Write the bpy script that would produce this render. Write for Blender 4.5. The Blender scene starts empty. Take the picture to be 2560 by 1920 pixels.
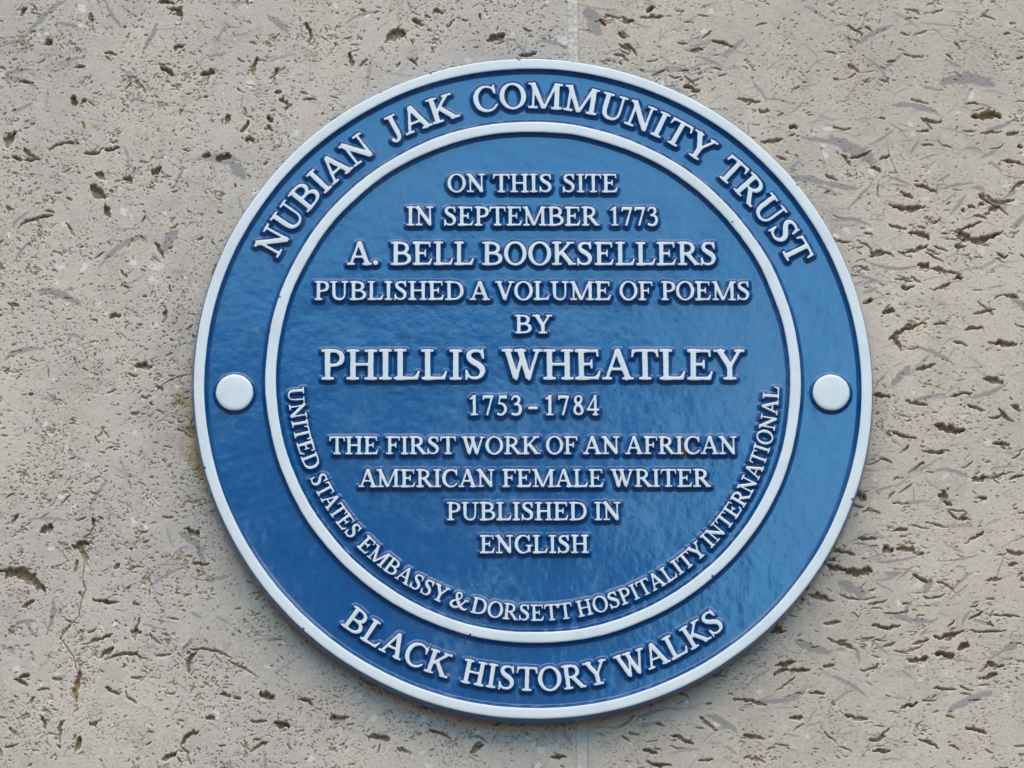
import bpy, math, random
import numpy as np
from mathutils import Matrix, Vector

random.seed(11)
RNG = np.random.default_rng(11)
MM = 0.001
scene = bpy.context.scene

# ------------------------------------------------------------------ camera
cam_data = bpy.data.cameras.new('camera')
cam = bpy.data.objects.new('camera', cam_data)
scene.collection.objects.link(cam)
cam_data.sensor_width = 36.0
cam_data.lens = 146.598
cam_data.clip_start = 0.05
cam_data.clip_end = 200.0
right = Vector((0.99935265, -0.03497265, -0.00843756))
up = Vector((0.0000117704556, -0.234214524, 0.97218494))
fwd = Vector((0.03597608, 0.9715557, 0.23406249))
pos = Vector((-0.12660738696, -3.00520560727, -0.71997413927))
cam.matrix_world = Matrix(((right.x, up.x, -fwd.x, pos.x),
                           (right.y, up.y, -fwd.y, pos.y),
                           (right.z, up.z, -fwd.z, pos.z),
                           (0, 0, 0, 1)))
scene.camera = cam

# ------------------------------------------------------------------ light
SUN_EL, SUN_AZ = 70.0, 10.0      # degrees; azimuth east of the wall's own normal
world = bpy.data.worlds.new('World')
scene.world = world
world.use_nodes = True
wn, wl = world.node_tree.nodes, world.node_tree.links
wn.clear()


def N(nodes, kind, **kw):
    n = nodes.new(kind)
    for k, v in kw.items():
        setattr(n, k, v)
    return n


def math_node(nt, op, a, b=None, c=None, clamp=False):
    n = nt.nodes.new('ShaderNodeMath')
    n.operation = op
    n.use_clamp = clamp
    for i, v in enumerate((a, b, c)):
        if v is None:
            continue
        if isinstance(v, (int, float)):
            n.inputs[i].default_value = v
        else:
            nt.links.new(v, n.inputs[i])
    return n.outputs[0]


def mix_col(nt, fac, a, b, blend='MIX'):
    n = nt.nodes.new('ShaderNodeMix')
    n.data_type = 'RGBA'
    n.blend_type = blend
    n.clamp_factor = True
    for i, v in ((0, fac), (6, a), (7, b)):
        if isinstance(v, (int, float)):
            n.inputs[i].default_value = v
        elif isinstance(v, tuple):
            n.inputs[i].default_value = (v[0], v[1], v[2], 1)
        else:
            nt.links.new(v, n.inputs[i])
    return n.outputs[2]


def smooth(nt, v, lo, hi, a=0.0, b=1.0):
    n = nt.nodes.new('ShaderNodeMapRange')
    n.interpolation_type = 'SMOOTHSTEP'
    nt.links.new(v, n.inputs[0])
    for i, x in enumerate((lo, hi, a, b)):
        n.inputs[i + 1].default_value = x
    return n.outputs[0]


def noise(nt, vec, scale, detail=3.0, rough=0.55, dist=0.0):
    n = nt.nodes.new('ShaderNodeTexNoise')
    n.inputs['Scale'].default_value = scale
    n.inputs['Detail'].default_value = detail
    n.inputs['Roughness'].default_value = rough
    n.inputs['Distortion'].default_value = dist
    nt.links.new(vec, n.inputs['Vector'])
    return n.outputs[0]


def mapping(nt, vec, scale=(1, 1, 1), rot=(0, 0, 0), loc=(0, 0, 0)):
    n = nt.nodes.new('ShaderNodeMapping')
    n.inputs['Scale'].default_value = scale
    n.inputs['Rotation'].default_value = rot
    n.inputs['Location'].default_value = loc
    nt.links.new(vec, n.inputs['Vector'])
    return n.outputs[0]


wt = world.node_tree
w_out = N(wn, 'ShaderNodeOutputWorld')
w_bg = N(wn, 'ShaderNodeBackground')
w_bg.inputs['Strength'].default_value = 0.10
sky = N(wn, 'ShaderNodeTexSky')
sky.sky_type = 'NISHITA'
sky.sun_disc = False
sky.sun_elevation = math.radians(SUN_EL)
sky.sun_rotation = math.radians(180.0 - SUN_AZ)
sky.air_density = 1.0
sky.dust_density = 1.0
sky.ozone_density = 1.5
tc = N(wn, 'ShaderNodeTexCoord')
sep = N(wn, 'ShaderNodeSeparateXYZ')
wl.new(tc.outputs['Generated'], sep.inputs[0])
# invented sky tones shaping the plaque's reflections: bright top and right, dull low left
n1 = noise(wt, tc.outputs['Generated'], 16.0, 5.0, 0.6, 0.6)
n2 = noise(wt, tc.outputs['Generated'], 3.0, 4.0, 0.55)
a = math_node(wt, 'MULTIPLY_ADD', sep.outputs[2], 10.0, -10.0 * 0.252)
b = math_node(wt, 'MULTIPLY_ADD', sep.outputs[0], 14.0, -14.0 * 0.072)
bright_mask = math_node(wt, 'ADD', math_node(wt, 'MAXIMUM', a, b),
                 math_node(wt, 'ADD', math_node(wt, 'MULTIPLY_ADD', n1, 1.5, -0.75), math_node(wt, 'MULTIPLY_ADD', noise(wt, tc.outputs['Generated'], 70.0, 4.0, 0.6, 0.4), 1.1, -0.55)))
bright_mask = smooth(wt, bright_mask, -0.55, 0.45)
bright_sky = mix_col(wt, smooth(wt, n2, 0.35, 0.65), (1.6, 6.6, 11.6), (4.0, 10.6, 15.6))
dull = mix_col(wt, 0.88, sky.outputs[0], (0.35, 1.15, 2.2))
col = mix_col(wt, bright_mask, dull, bright_sky)
side_dim = smooth(wt, math_node(wt, 'ABSOLUTE', sep.outputs[0]), 0.20, 0.42)   # low sky dimmed on both sides, added to deepen contact shadows
col = mix_col(wt, side_dim, col, (0.5, 0.85, 1.35))
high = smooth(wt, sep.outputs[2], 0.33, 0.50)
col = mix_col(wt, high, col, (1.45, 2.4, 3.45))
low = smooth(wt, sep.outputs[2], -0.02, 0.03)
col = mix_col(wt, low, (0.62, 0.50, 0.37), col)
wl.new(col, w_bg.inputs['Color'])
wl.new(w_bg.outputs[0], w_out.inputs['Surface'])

sun_data = bpy.data.lights.new('sun', 'SUN')
sun_data.energy = 1.25
sun_data.angle = math.radians(84)
sun_data.color = (1.0, 0.86, 0.69)
sun = bpy.data.objects.new('sun', sun_data)
scene.collection.objects.link(sun)
el, az = math.radians(SUN_EL), math.radians(SUN_AZ)
to_sun = Vector((math.sin(az) * math.cos(el), -math.cos(az) * math.cos(el), math.sin(el)))
sun.rotation_euler = to_sun.to_track_quat('Z', 'Y').to_euler()

scene.view_settings.view_transform = 'Standard'
scene.view_settings.look = 'None'
scene.view_settings.exposure = 1.56
scene.view_settings.gamma = 1.0
scene.view_settings.use_curve_mapping = False


# ------------------------------------------------------------------ helpers
def new_mesh(name, verts, faces_flat, loop_counts, mats, mat_idx=None, parent=None, smooth_shade=True, attrs=None):
    """verts (n,3) in millimetres; faces given as a flat index array plus the size of each face."""
    me = bpy.data.meshes.new(name)
    verts = np.asarray(verts, np.float32) * MM
    faces_flat = np.asarray(faces_flat, np.int32)
    loop_counts = np.asarray(loop_counts, np.int32)
    me.vertices.add(len(verts))
    me.vertices.foreach_set('co', verts.ravel())
    me.loops.add(len(faces_flat))
    me.loops.foreach_set('vertex_index', faces_flat)
    me.polygons.add(len(loop_counts))
    starts = np.concatenate(([0], np.cumsum(loop_counts)[:-1])).astype(np.int32)
    me.polygons.foreach_set('loop_start', starts)
    if mat_idx is not None:
        me.polygons.foreach_set('material_index', np.asarray(mat_idx, np.int32))
    me.polygons.foreach_set('use_smooth', np.full(len(loop_counts), smooth_shade))
    for m in mats:
        me.materials.append(m)
    if attrs:
        for k, v in attrs.items():
            at = me.attributes.new(k, 'FLOAT', 'POINT')
            at.data.foreach_set('value', np.asarray(v, np.float32).ravel())
    me.update(calc_edges=True)
    me.validate(clean_customdata=False)
    ob = bpy.data.objects.new(name, me)
    scene.collection.objects.link(ob)
    if parent is not None:
        ob.parent = parent
    return ob


def thing(name, label, cat):
    o = bpy.data.objects.new(name, None)
    o.empty_display_size = 0.05
    scene.collection.objects.link(o)
    o['label'] = label
    o['category'] = cat
    return o


TAB = RNG.random((16, 256, 256)).astype(np.float32)


def vnoise(x, z, scale, seed=0):
    """smooth value noise, 0..1, feature size about `scale` millimetres"""
    t = TAB[seed % 16]
    fx = x / scale + 37.3 * seed
    fz = z / scale + 91.7 * seed
    ix, iz = np.floor(fx).astype(np.int32), np.floor(fz).astype(np.int32)
    u, v = (fx - ix).astype(np.float32), (fz - iz).astype(np.float32)
    u = u * u * (3 - 2 * u)
    v = v * v * (3 - 2 * v)
    x0, x1, z0, z1 = ix & 255, (ix + 1) & 255, iz & 255, (iz + 1) & 255
    return (t[x0, z0] * (1 - u) + t[x1, z0] * u) * (1 - v) + (t[x0, z1] * (1 - u) + t[x1, z1] * u) * v


def sstep(lo, hi, v):
    t = np.clip((v - lo) / (hi - lo), 0, 1)
    return t * t * (3 - 2 * t)


# ------------------------------------------------------------------ materials
def base_mat(name):
    m = bpy.data.materials.new(name)
    m.use_nodes = True
    nt = m.node_tree
    bsdf = nt.nodes['Principled BSDF']
    geo = nt.nodes.new('ShaderNodeTexCoord')
    return m, nt, bsdf, geo.outputs['Object']


def attr(nt, name):
    n = nt.nodes.new('ShaderNodeAttribute')
    n.attribute_name = name
    return n.outputs['Fac']


def bump(nt, height, strength, dist, prev=None):
    n = nt.nodes.new('ShaderNodeBump')
    n.inputs['Strength'].default_value = strength
    n.inputs['Distance'].default_value = dist
    nt.links.new(height, n.inputs['Height'])
    if prev is not None:
        nt.links.new(prev, n.inputs['Normal'])
    return n.outputs[0]


def stone_material(name, c1, c2, fleck_scale, fleck_rot):
    m, nt, bs, co = base_mat(name)
    big = noise(nt, co, 6.0, 4.0, 0.6)
    mid = noise(nt, co, 45.0, 5.0, 0.65)
    fine = noise(nt, co, 420.0, 4.0, 0.7)
    col = mix_col(nt, smooth(nt, big, 0.3, 0.7), c1, c2)
    col = mix_col(nt, smooth(nt, mid, 0.45, 0.72, 0.0, 0.6), col, (0.76, 0.64, 0.54))
    col = mix_col(nt, smooth(nt, noise(nt, co, 28.0, 5.0, 0.7, 0.5), 0.50, 0.66, 0.0, 0.34), col, (0.47, 0.385, 0.31))
    col = mix_col(nt, smooth(nt, fine, 0.42, 0.70, 0.0, 0.32), col, (0.34, 0.27, 0.22))
    # tiny brown grains left by dissolved shell
    fv = mapping(nt, co, fleck_scale, fleck_rot)
    fl = noise(nt, fv, 1.0, 2.0, 0.5, 0.4)
    fl = smooth(nt, fl, 0.585, 0.64)
    patch = smooth(nt, noise(nt, co, 22.0, 3.0), 0.42, 0.62, 0.15, 1.0)
    fl = math_node(nt, 'MULTIPLY', fl, patch)
    col = mix_col(nt, math_node(nt, 'MULTIPLY', fl, 0.8), col, (0.27, 0.145, 0.06))
    col = mix_col(nt, math_node(nt, 'MULTIPLY', attr(nt, 'pale'), 0.9), col, (0.88, 0.80, 0.71))
    shell = attr(nt, 'shell')
    sh_col = mix_col(nt, mid, (0.285, 0.25, 0.24), (0.40, 0.345, 0.32))
    col = mix_col(nt, math_node(nt, 'MULTIPLY', shell, 0.85), col, sh_col)
    col = mix_col(nt, math_node(nt, 'MULTIPLY', attr(nt, 'stain'), smooth(nt, mid, 0.35, 0.6, 0.35, 1.0)), col, (0.40, 0.26, 0.085))
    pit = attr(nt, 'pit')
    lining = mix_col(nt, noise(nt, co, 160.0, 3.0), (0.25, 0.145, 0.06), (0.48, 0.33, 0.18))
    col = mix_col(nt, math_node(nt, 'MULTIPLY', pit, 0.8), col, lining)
    col = mix_col(nt, attr(nt, 'rust'), col, (0.50, 0.25, 0.035))
    nt.links.new(col, bs.inputs['Base Color'])
    bs.inputs['Roughness'].default_value = 0.82
    bs.inputs['Specular IOR Level'].default_value = 0.3
    h = math_node(nt, 'MULTIPLY_ADD', fl, -1.0, math_node(nt, 'MULTIPLY', fine, 0.5))
    nt.links.new(bump(nt, h, 0.55, 0.0006), bs.inputs['Normal'])
    return m


def mortar_material():
    m, nt, bs, co = base_mat('lime_mortar')
    f = noise(nt, co, 500.0, 4.0, 0.7)
    g = noise(nt, co, 40.0, 3.0)
    col = mix_col(nt, smooth(nt, f, 0.3, 0.7), (0.58, 0.49, 0.42), (0.82, 0.71, 0.61))
    col = mix_col(nt, smooth(nt, g, 0.4, 0.7, 0, .5), col, (0.78, 0.675, 0.585))
    nt.links.new(col, bs.inputs['Base Color'])
    bs.inputs['Roughness'].default_value = 0.9
    nt.links.new(bump(nt, f, 0.8, 0.0006), bs.inputs['Normal'])
    return m


def rust_spots(nt, co):
    # two weeping pinholes: above the second date and under the word on the right
    out = None
    wob = noise(nt, co, 500.0, 3.0, 0.6)
    for x, z, r in ((.0140, -.0098, .0026), (.1085, -.0520, .0034), (.1105, -.0555, .0022)):
        n = nt.nodes.new('ShaderNodeVectorMath')
        n.operation = 'DISTANCE'
        n.inputs[1].default_value = (x, -.019, z)
        nt.links.new(co, n.inputs[0])
        d = math_node(nt, 'MULTIPLY_ADD', wob, r * 1.6, n.outputs['Value'])
        m = smooth(nt, d, r * 1.15, r * 2.0, 0.85, 0.0)
        out = m if out is None else math_node(nt, 'MAXIMUM', out, m)
    return out


def blue_paint():
    m, nt, bs, co = base_mat('blue_gloss_paint')
    streak = noise(nt, mapping(nt, co, (260, 260, 60)), 1.0, 4.0, 0.6, 0.5)
    peel = noise(nt, co, 210.0, 3.0, 0.55)
    wob = noise(nt, co, 26.0, 3.0, 0.5)
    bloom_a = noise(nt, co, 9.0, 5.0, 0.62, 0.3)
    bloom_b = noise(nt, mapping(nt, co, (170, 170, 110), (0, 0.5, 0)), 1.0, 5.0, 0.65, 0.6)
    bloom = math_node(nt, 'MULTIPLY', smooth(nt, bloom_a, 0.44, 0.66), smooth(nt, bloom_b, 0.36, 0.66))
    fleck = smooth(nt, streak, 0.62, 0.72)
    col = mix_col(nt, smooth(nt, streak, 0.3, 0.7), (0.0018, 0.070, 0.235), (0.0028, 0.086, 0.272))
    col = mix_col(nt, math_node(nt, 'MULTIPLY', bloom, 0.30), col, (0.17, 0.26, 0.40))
    grime = smooth(nt, noise(nt, co, 330.0, 2.0, 0.5), 0.70, 0.76, 0.0, 0.6)
    col = mix_col(nt, math_node(nt, 'MULTIPLY', grime, smooth(nt, bloom_a, 0.35, 0.6)), col, (0.01, 0.035, 0.10))
    col = mix_col(nt, rust_spots(nt, co), col, (0.34, 0.16, 0.03))
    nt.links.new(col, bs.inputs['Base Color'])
    rough = math_node(nt, 'MULTIPLY_ADD', bloom, 0.22, 0.09)
    rough = math_node(nt, 'MULTIPLY_ADD', fleck, 0.10, rough)
    nt.links.new(rough, bs.inputs['Roughness'])
    bs.inputs['IOR'].default_value = 1.53
    bs.inputs['Coat Weight'].default_value = 0.35
    bs.inputs['Coat Roughness'].default_value = 0.05
    bs.inputs['Coat IOR'].default_value = 1.5
    b1 = bump(nt, wob, 0.28, 0.0014)
    b2 = bump(nt, peel, 0.20, 0.00032, b1)
    b3 = bump(nt, streak, 0.12, 0.00022, b2)
    nt.links.new(b3, bs.inputs['Normal'])
    nt.links.new(b3, bs.inputs['Coat Normal'])
    return m


def spots(nt, co, pts):
    out = None
    wob = noise(nt, co, 700.0, 2.0, 0.6)
    for x, z, r in pts:
        n = nt.nodes.new('ShaderNodeVectorMath')
        n.operation = 'DISTANCE'
        n.inputs[1].default_value = (x, -.021, z)
        nt.links.new(co, n.inputs[0])
        m = smooth(nt, math_node(nt, 'MULTIPLY_ADD', wob, r, n.outputs['Value']), r * 1.35, r * 1.55, 1.0, 0.0)
        out = m if out is None else math_node(nt, 'MAXIMUM', out, m)
    return out


def white_paint():
    m, nt, bs, co = base_mat('white_enamel')
    d = noise(nt, co, 38.0, 4.0, 0.6)
    s = noise(nt, co, 260.0, 3.0, 0.6)
    col = mix_col(nt, smooth(nt, d, 0.35, 0.75), (0.83, 0.825, 0.81), (0.745, 0.75, 0.74))
    col = mix_col(nt, smooth(nt, s, 0.70, 0.80, 0, 0.35), col, (0.50, 0.49, 0.45))
    chip = math_node(nt, 'MULTIPLY', smooth(nt, noise(nt, co, 95.0, 4.0, 0.7), 0.76, 0.775), smooth(nt, noise(nt, co, 14.0, 2.0), 0.5, 0.65))
    col = mix_col(nt, chip, col, (0.05, 0.10, 0.19))
    # knocks along the rim and ring where the blue shows again
    knocks = [(-.0089, .2503, .0018), (.0315, .2482, .0009), (-.1123, .2236, .0010), (-.0752, .2388, .0012), (.1985, .1520, .0010), (.2330, -.0880, .0011), (-.2412, -.0641, .0010), (-.1690, -.1835, .0009),
              (.0740, .1925, .0008), (.1492, .1232, .0009), (-.1871, .0652, .0008), (-.0480, -.1881, .0009), (.1290, -.1451, .0010)]
    col = mix_col(nt, spots(nt, co, knocks), col, (0.03, 0.09, 0.20))
    scr = smooth(nt, noise(nt, mapping(nt, co, (900, 900, 60), (0, 0.2, 0)), 1.0, 2.0), 0.72, 0.78, 0.0, 0.5)
    col = mix_col(nt, math_node(nt, 'MULTIPLY', scr, smooth(nt, noise(nt, co, 20.0, 2.0), 0.5, 0.65)), col, (0.42, 0.43, 0.44))
    nt.links.new(col, bs.inputs['Base Color'])
    bs.inputs['Roughness'].default_value = 0.38
    bs.inputs['Coat Weight'].default_value = 0.2
    bs.inputs['Coat Roughness'].default_value = 0.15
    nt.links.new(bump(nt, noise(nt, co, 150.0, 3.0), 0.25, 0.0003), bs.inputs['Normal'])
    return m


M_LEFT = stone_material('shelly_limestone_grey', (0.605, 0.51, 0.437), (0.75, 0.61, 0.50), (520, 520, 620), (0, 0.5, 0))
M_RIGHT = stone_material('shelly_limestone_warm', (0.635, 0.515, 0.42), (0.775, 0.62, 0.487), (330, 520, 700), (0, -0.12, 0))
M_MORTAR = mortar_material()
M_BLUE = blue_paint()
M_WHITE = white_paint()

# ------------------------------------------------------------------ stone wall
G = 0.5                                        # fine grid pitch of the carved stone, mm
X0, X1, Z0, Z1 = -425.0, 405.0, -310.0, 330.0
gx = np.arange(X0, X1 + G / 2, G, dtype=np.float32)
gz = np.arange(Z0, Z1 + G / 2, G, dtype=np.float32)
GX, GZ = np.meshgrid(gx, gz, indexing='ij')
NX, NZ = GX.shape
PIT = np.zeros((NX, NZ), np.float32)           # depth in mm
SHELL = np.zeros((NX, NZ), np.float32)
PALE = np.zeros((NX, NZ), np.float32)
RUST = np.zeros((NX, NZ), np.float32)
STAIN = np.zeros((NX, NZ), np.float32)
WX = 1.2 * (vnoise(GX, GZ, 3.2, 1) - .5) + .55 * (vnoise(GX, GZ, 1.3, 2) - .5)
WZ = 1.2 * (vnoise(GX, GZ, 3.2, 3) - .5) + .55 * (vnoise(GX, GZ, 1.3, 4) - .5)
ROUGH = vnoise(GX, GZ, 1.6, 5)
CL = vnoise(GX, GZ, 34.0, 6) * .6 + vnoise(GX, GZ, 13.0, 7) * .4


def stamp(field, cx, cz, L, W, ang, curv=0.0, val=1.0, edge=0.45, ragged=0.5, power=0.6, rough=0.0, tilt=0.0):
    """press one elongated, bent, ragged shape into a field; lengths in mm, angle in degrees anticlockwise"""
    r = L / 2 + abs(curv) + W * .6 + 1.5
    i0, i1 = int((cx - r - X0) / G), int((cx + r - X0) / G) + 2
    k0, k1 = int((cz - r - Z0) / G), int((cz + r - Z0) / G) + 2
    i0, k0 = max(i0, 0), max(k0, 0)
    i1, k1 = min(i1, NX), min(k1, NZ)
    if i1 - i0 < 2 or k1 - k0 < 2:
        return
    sl = (slice(i0, i1), slice(k0, k1))
    amp = min(W * ragged * 1.3, 2.6)
    x = GX[sl] - cx + WX[sl] * amp
    z = GZ[sl] - cz + WZ[sl] * amp
    a = math.radians(ang)
    u = x * math.cos(a) + z * math.sin(a)
    v = -x * math.sin(a) + z * math.cos(a)
    q = np.clip(u / (L / 2), -1, 1)
    v = v + curv * (q * q - .4)
    prof = np.maximum((1 - q * q), 0) ** power * W / 2
    t = np.where(np.abs(u) < L / 2, 1 - np.abs(v) / np.maximum(prof, 1e-3), -1)
    s = sstep(0, edge, t) * val
    if tilt:
        ext = abs(math.sin(a)) * L / 2 + abs(math.cos(a)) * W / 2
        s = s * np.clip(1 - tilt * .5 + tilt * .7 * (GZ[sl] - cz) / ext, .12, 1.0)
    if rough:
        s = s * (1 - rough + 2 * rough * ROUGH[sl])
    field[sl] = np.maximum(field[sl], s)


def to_mm(px, py):
    """surveyed points on the wall (2560 x 1920 survey sheet) -> millimetres on the wall plane"""
    s, t = px / 2560.0, py / 1920.0
    x = (1 - t) * (-399.73 + s * 777.38) + t * (-387.92 + s * 743.57)
    z = (1 - t) * (302.33 + s * 2.70) + t * (-281.37 - s * 2.49)
    return x, z


K = 1 / 3.37


def hole(px, py, L, W, ang=0, curv=0, d=None, rust=0, pale=.45, rough=.25, edge=.45, ragged=.42):
    x, z = to_mm(px, py)
    L, W, curv = L * K, W * K, curv * K
    if d is None:
        d = min(1.1 + W * 1.0, 6.5)
    stamp(PIT, x, z, L, W, -ang, curv, d, random.uniform(.35, .75), ragged, .6, rough, random.uniform(.05, .8))
    if W > 3.0 and L > 8.0:                     # smaller cavities breaking off the large one
        for _ in range(random.randint(1, 4)):
            t = random.uniform(-.7, .7) * L
            ca, sa = math.cos(math.radians(-ang)), math.sin(math.radians(-ang))
            o = random.uniform(-1.1, 1.1) * W
            stamp(PIT, x + t * ca - o * sa, z + t * sa + o * ca, random.uniform(1.5, 5.5), random.uniform(.9, 2.2), -ang + random.gauss(0, 35),
                  random.uniform(-.8, .8), random.uniform(.8, 2.2), .6, .45, .6, .3, random.uniform(.2, 1))
    if pale:
        stamp(PALE, x, z, L + 2.6, W + 2.6, -ang, curv, pale, .6, .5)
    if rust:
        stamp(RUST, x + random.uniform(-1, 1), z - W * .1, L * .6, W * .7, -ang, curv, rust, .8, .6)


def shell(px, py, L, W, ang=0, curv=0, v=1.0):
    x, z = to_mm(px, py)
    stamp(SHELL, x, z, L * K, W * K, -ang, curv * K, v, .25, .22, .55)


# --- features seen one by one on the left-hand stone: x, y, length, width, angle, bend
for h in [(27, 359, 50, 20, -65, 9), (157, 376, 86, 10, -12, 13), (275, 386, 40, 14, -12, 3), (228, 395, 44, 11, -4, 0),
          (515, 190, 40, 22, -12, 4), (436, 30, 46, 16, 30, 9), (415, 6, 36, 16, 0, 0), (275, 139, 36, 8, 10, 2),
          (207, 263, 24, 11, -42, 0), (564, 313, 30, 13, -75, 0), (610, 327, 40, 10, -62, -3), (622, 362, 30, 16, -8, 0),
          (66, 214, 38, 9, 4, 0), (633, 172, 52, 12, -80, 4), (44, 409, 28, 12, 14, 0), (80, 414, 44, 11, -4, 2),
          (250, 453, 32, 16, 40, 0), (315, 463, 28, 15, 22, 0), (390, 440, 36, 15, -40, 0), (446, 122, 34, 14, -24, 0),
          (414, 183, 48, 20, 34, 5), (185, 262, 34, 18, 60, 0), (512, 402, 26, 15, -40, 0), (196, 174, 24, 9, -12, 0),
          (56, 30, 30, 12, -50, 0), (118, 112, 26, 18, -35, 0), (198, 175, 30, 9, -8, 0), (768, 87, 62, 13, 82, 4),
          (873, 152, 40, 12, 76, 0), (630, 178, 46, 12, -78, 3), (683, 190, 40, 14, -62, 0), (984, 92, 60, 34, -20, 8),
          (1040, 60, 40, 14, 30, 0), (1235, 98, 52, 20, -14, 4), (1120, 62, 34, 10, -40, 0), (1090, 30, 30, 12, 20, 0),
          (243, 496, 48, 38, 30, 0), (266, 546, 40, 16, 75, 0), (87, 567, 100, 10, -18, 10), (174, 592, 44, 9, 62, 0),
          (555, 408, 40, 18, -18, 0), (690, 238, 20, 12, 0, 0), (672, 308, 22, 16, 65, 0), (672, 333, 22, 9, 40, 0),
          (705, 262, 30, 14, 24, 0), (353, 936, 50, 20, 8, 0), (398, 992, 26, 9, 28, 4), (360, 1016, 22, 8, 30, 0),
          (432, 973, 112, 4, -25, 14), (375, 1032, 14, 7, 40, 0), (448, 1076, 14, 6, 20, 0), (428, 872, 14, 7, 25, 0),
          (58, 1460, 130, 34, 24, 16), (30, 1448, 46, 20, -24, 6), (202, 1379, 44, 20, -14, 4), (208, 1405, 70, 15, 70, 4),
          (257, 1517, 64, 16, 2, 0), (480, 1350, 46, 16, 26, 0), (498, 1426, 46, 12, 2, 0), (162, 1590, 50, 8, -55, 3),
          (266, 1640, 40, 14, -36, 0), (312, 1652, 116, 10, 0, 22), (474, 1664, 62, 13, -72, 10), (528, 1642, 120, 8, 14, 12),
          (606, 1682, 90, 6, 30, 3), (278, 1734, 40, 12, 22, 0), (558, 1743, 32, 12, 8, 0), (327, 1757, 32, 8, 32, 0),
          (590, 1752, 24, 9, 20, 0), (116, 1338, 34, 22, -30, 0), (233, 1325, 24, 12, 72, 0), (35, 1318, 30, 12, -60, 0),
          (327, 1388, 12, 9, 0, 0), (290, 1432, 20, 10, -45, 0), (340, 1585, 60, 7, -78, 5), (337, 1592, 22, 14, 0, 0),
          (385, 1610, 40, 7, 42, 0), (430, 1560, 34, 8, 12, 0), (70, 1525, 40, 11, -30, 0), (468, 1644, 12, 8, -30, 0),
          (196, 1860, 40, 15, -70, 0), (150, 1830, 60, 12, -80, 5), (60, 1700, 26, 14, -30, 0), (470, 1845, 60, 12, -40, 8),
          (700, 1815, 40, 20, 18, 0), (760, 1760, 50, 14, 20, 4), (842, 1800, 48, 16, -10, 0), (940, 1846, 60, 13, 10, 4),
          (1099, 1838, 60, 12, 24, 6), (1185, 1874, 40, 14, -30, 0), (1389, 1894, 46, 14, 5, 0), (640, 1870, 50, 11, -30, 5),
          (420, 1895, 44, 14, -30, 0), (1010, 1880, 36, 10, 40, 0), (520, 1800, 26, 12, 10, 0), (660, 1745, 36, 26, 10, 0)]:
    hole(*h)
hole(243, 1610, 74, 13, -22, -3, rust=.75)
hole(192, 1722, 90, 14, -82, 5, rust=.8)
hole(160, 374, 50, 6, -6, 8, rust=.55)
hole(105, 1348, 18, 14, 0, 0, rust=.8)
stamp(RUST, *to_mm(233, 328), 6.5, 3.2, 35, 0, .95, .7, .6)
stamp(RUST, *to_mm(141, 96), 9, 3, -25, 0, .6, .8, .6)
for q in [(16, 1195), (70, 1240), (30, 1120), (345, 945), (118, 1540), (400, 1560)]:
    stamp(RUST, *to_mm(*q), random.uniform(3, 7), random.uniform(1, 2.4), random.uniform(0, 90), 0, .5, .9, .7)
# a hairline fissure wandering down the left-hand stone
pts = [(229, 1312), (233, 1335), (222, 1352), (206, 1362), (233, 1362), (214, 1382), (206, 1402), (209, 1432), (206, 1466),
       (212, 1492), (200, 1520), (196, 1553), (172, 1578), (150, 1608), (182, 1652), (192, 1690)]
for p, q in zip(pts[:-1], pts[1:]):
    L = math.hypot(q[0] - p[0], q[1] - p[1])
    hole((p[0] + q[0]) / 2, (p[1] + q[1]) / 2, L + 8, random.uniform(3.2, 5.5), math.degrees(math.atan2(q[1] - p[1], q[0] - p[0])), 0, 2.2, pale=.3)
for s in [(112, 40, 128, 20, -44, 5), (278, 35, 86, 11, 60, -6), (171, 65, 68, 9, 13, 5), (373, 98, 88, 13, -66, -4),
          (330, 203, 100, 11, 42, 8), (43, 185, 72, 12, -12, 5), (43, 208, 90, 15, 13, 8), (55, 281, 62, 11, -30, 3),
          (541, 142, 52, 11, -13, 0), (548, 418, 120, 30, 14, 24), (592, 440, 60, 34, 50, 4), (443, 458, 66, 9, -68, -3),
          (22, 112, 50, 8, -22, 0), (350, 260, 60, 5, 20, -6), (600, 6, 60, 8, 0, 0), (470, 290, 30, 7, 12, 0),
          (560, 76, 20, 6, -70, 0), (545, 90, 60, 8, -58, -3), (320, 30, 60, 7, 34, 0), (411, 1456, 104, 9, -29, 4),
          (538, 1462, 62, 15, -10, 0), (495, 1462, 50, 6, 18, -3), (128, 1552, 96, 14, -80, -7), (318, 1482, 34, 9, -30, 0),
          (470, 1366, 70, 22, 40, 6), (497, 1395, 60, 18, 72, -6), (487, 1550, 32, 9, 28, 0), (468, 1622, 44, 14, -50, 0),
          (120, 1316, 110, 8, 2, 6), (60, 1570, 70, 12, -12, 10), (76, 1585, 40, 12, 55, 0), (20, 1632, 44, 10, 32, 0),
          (550, 1560, 40, 5, 30, 0), (60, 640, 90, 10, -50, 6), (52, 560, 60, 9, -40, 0), (320, 700, 36, 8, -40, 0),
          (1478, 45, 62, 46, 50, 0), (1375, 112, 90, 11, 12, 8), (180, 860, 50, 8, 10, 4), (330, 800, 60, 7, 30, 5)]:
    shell(*s)
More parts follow.
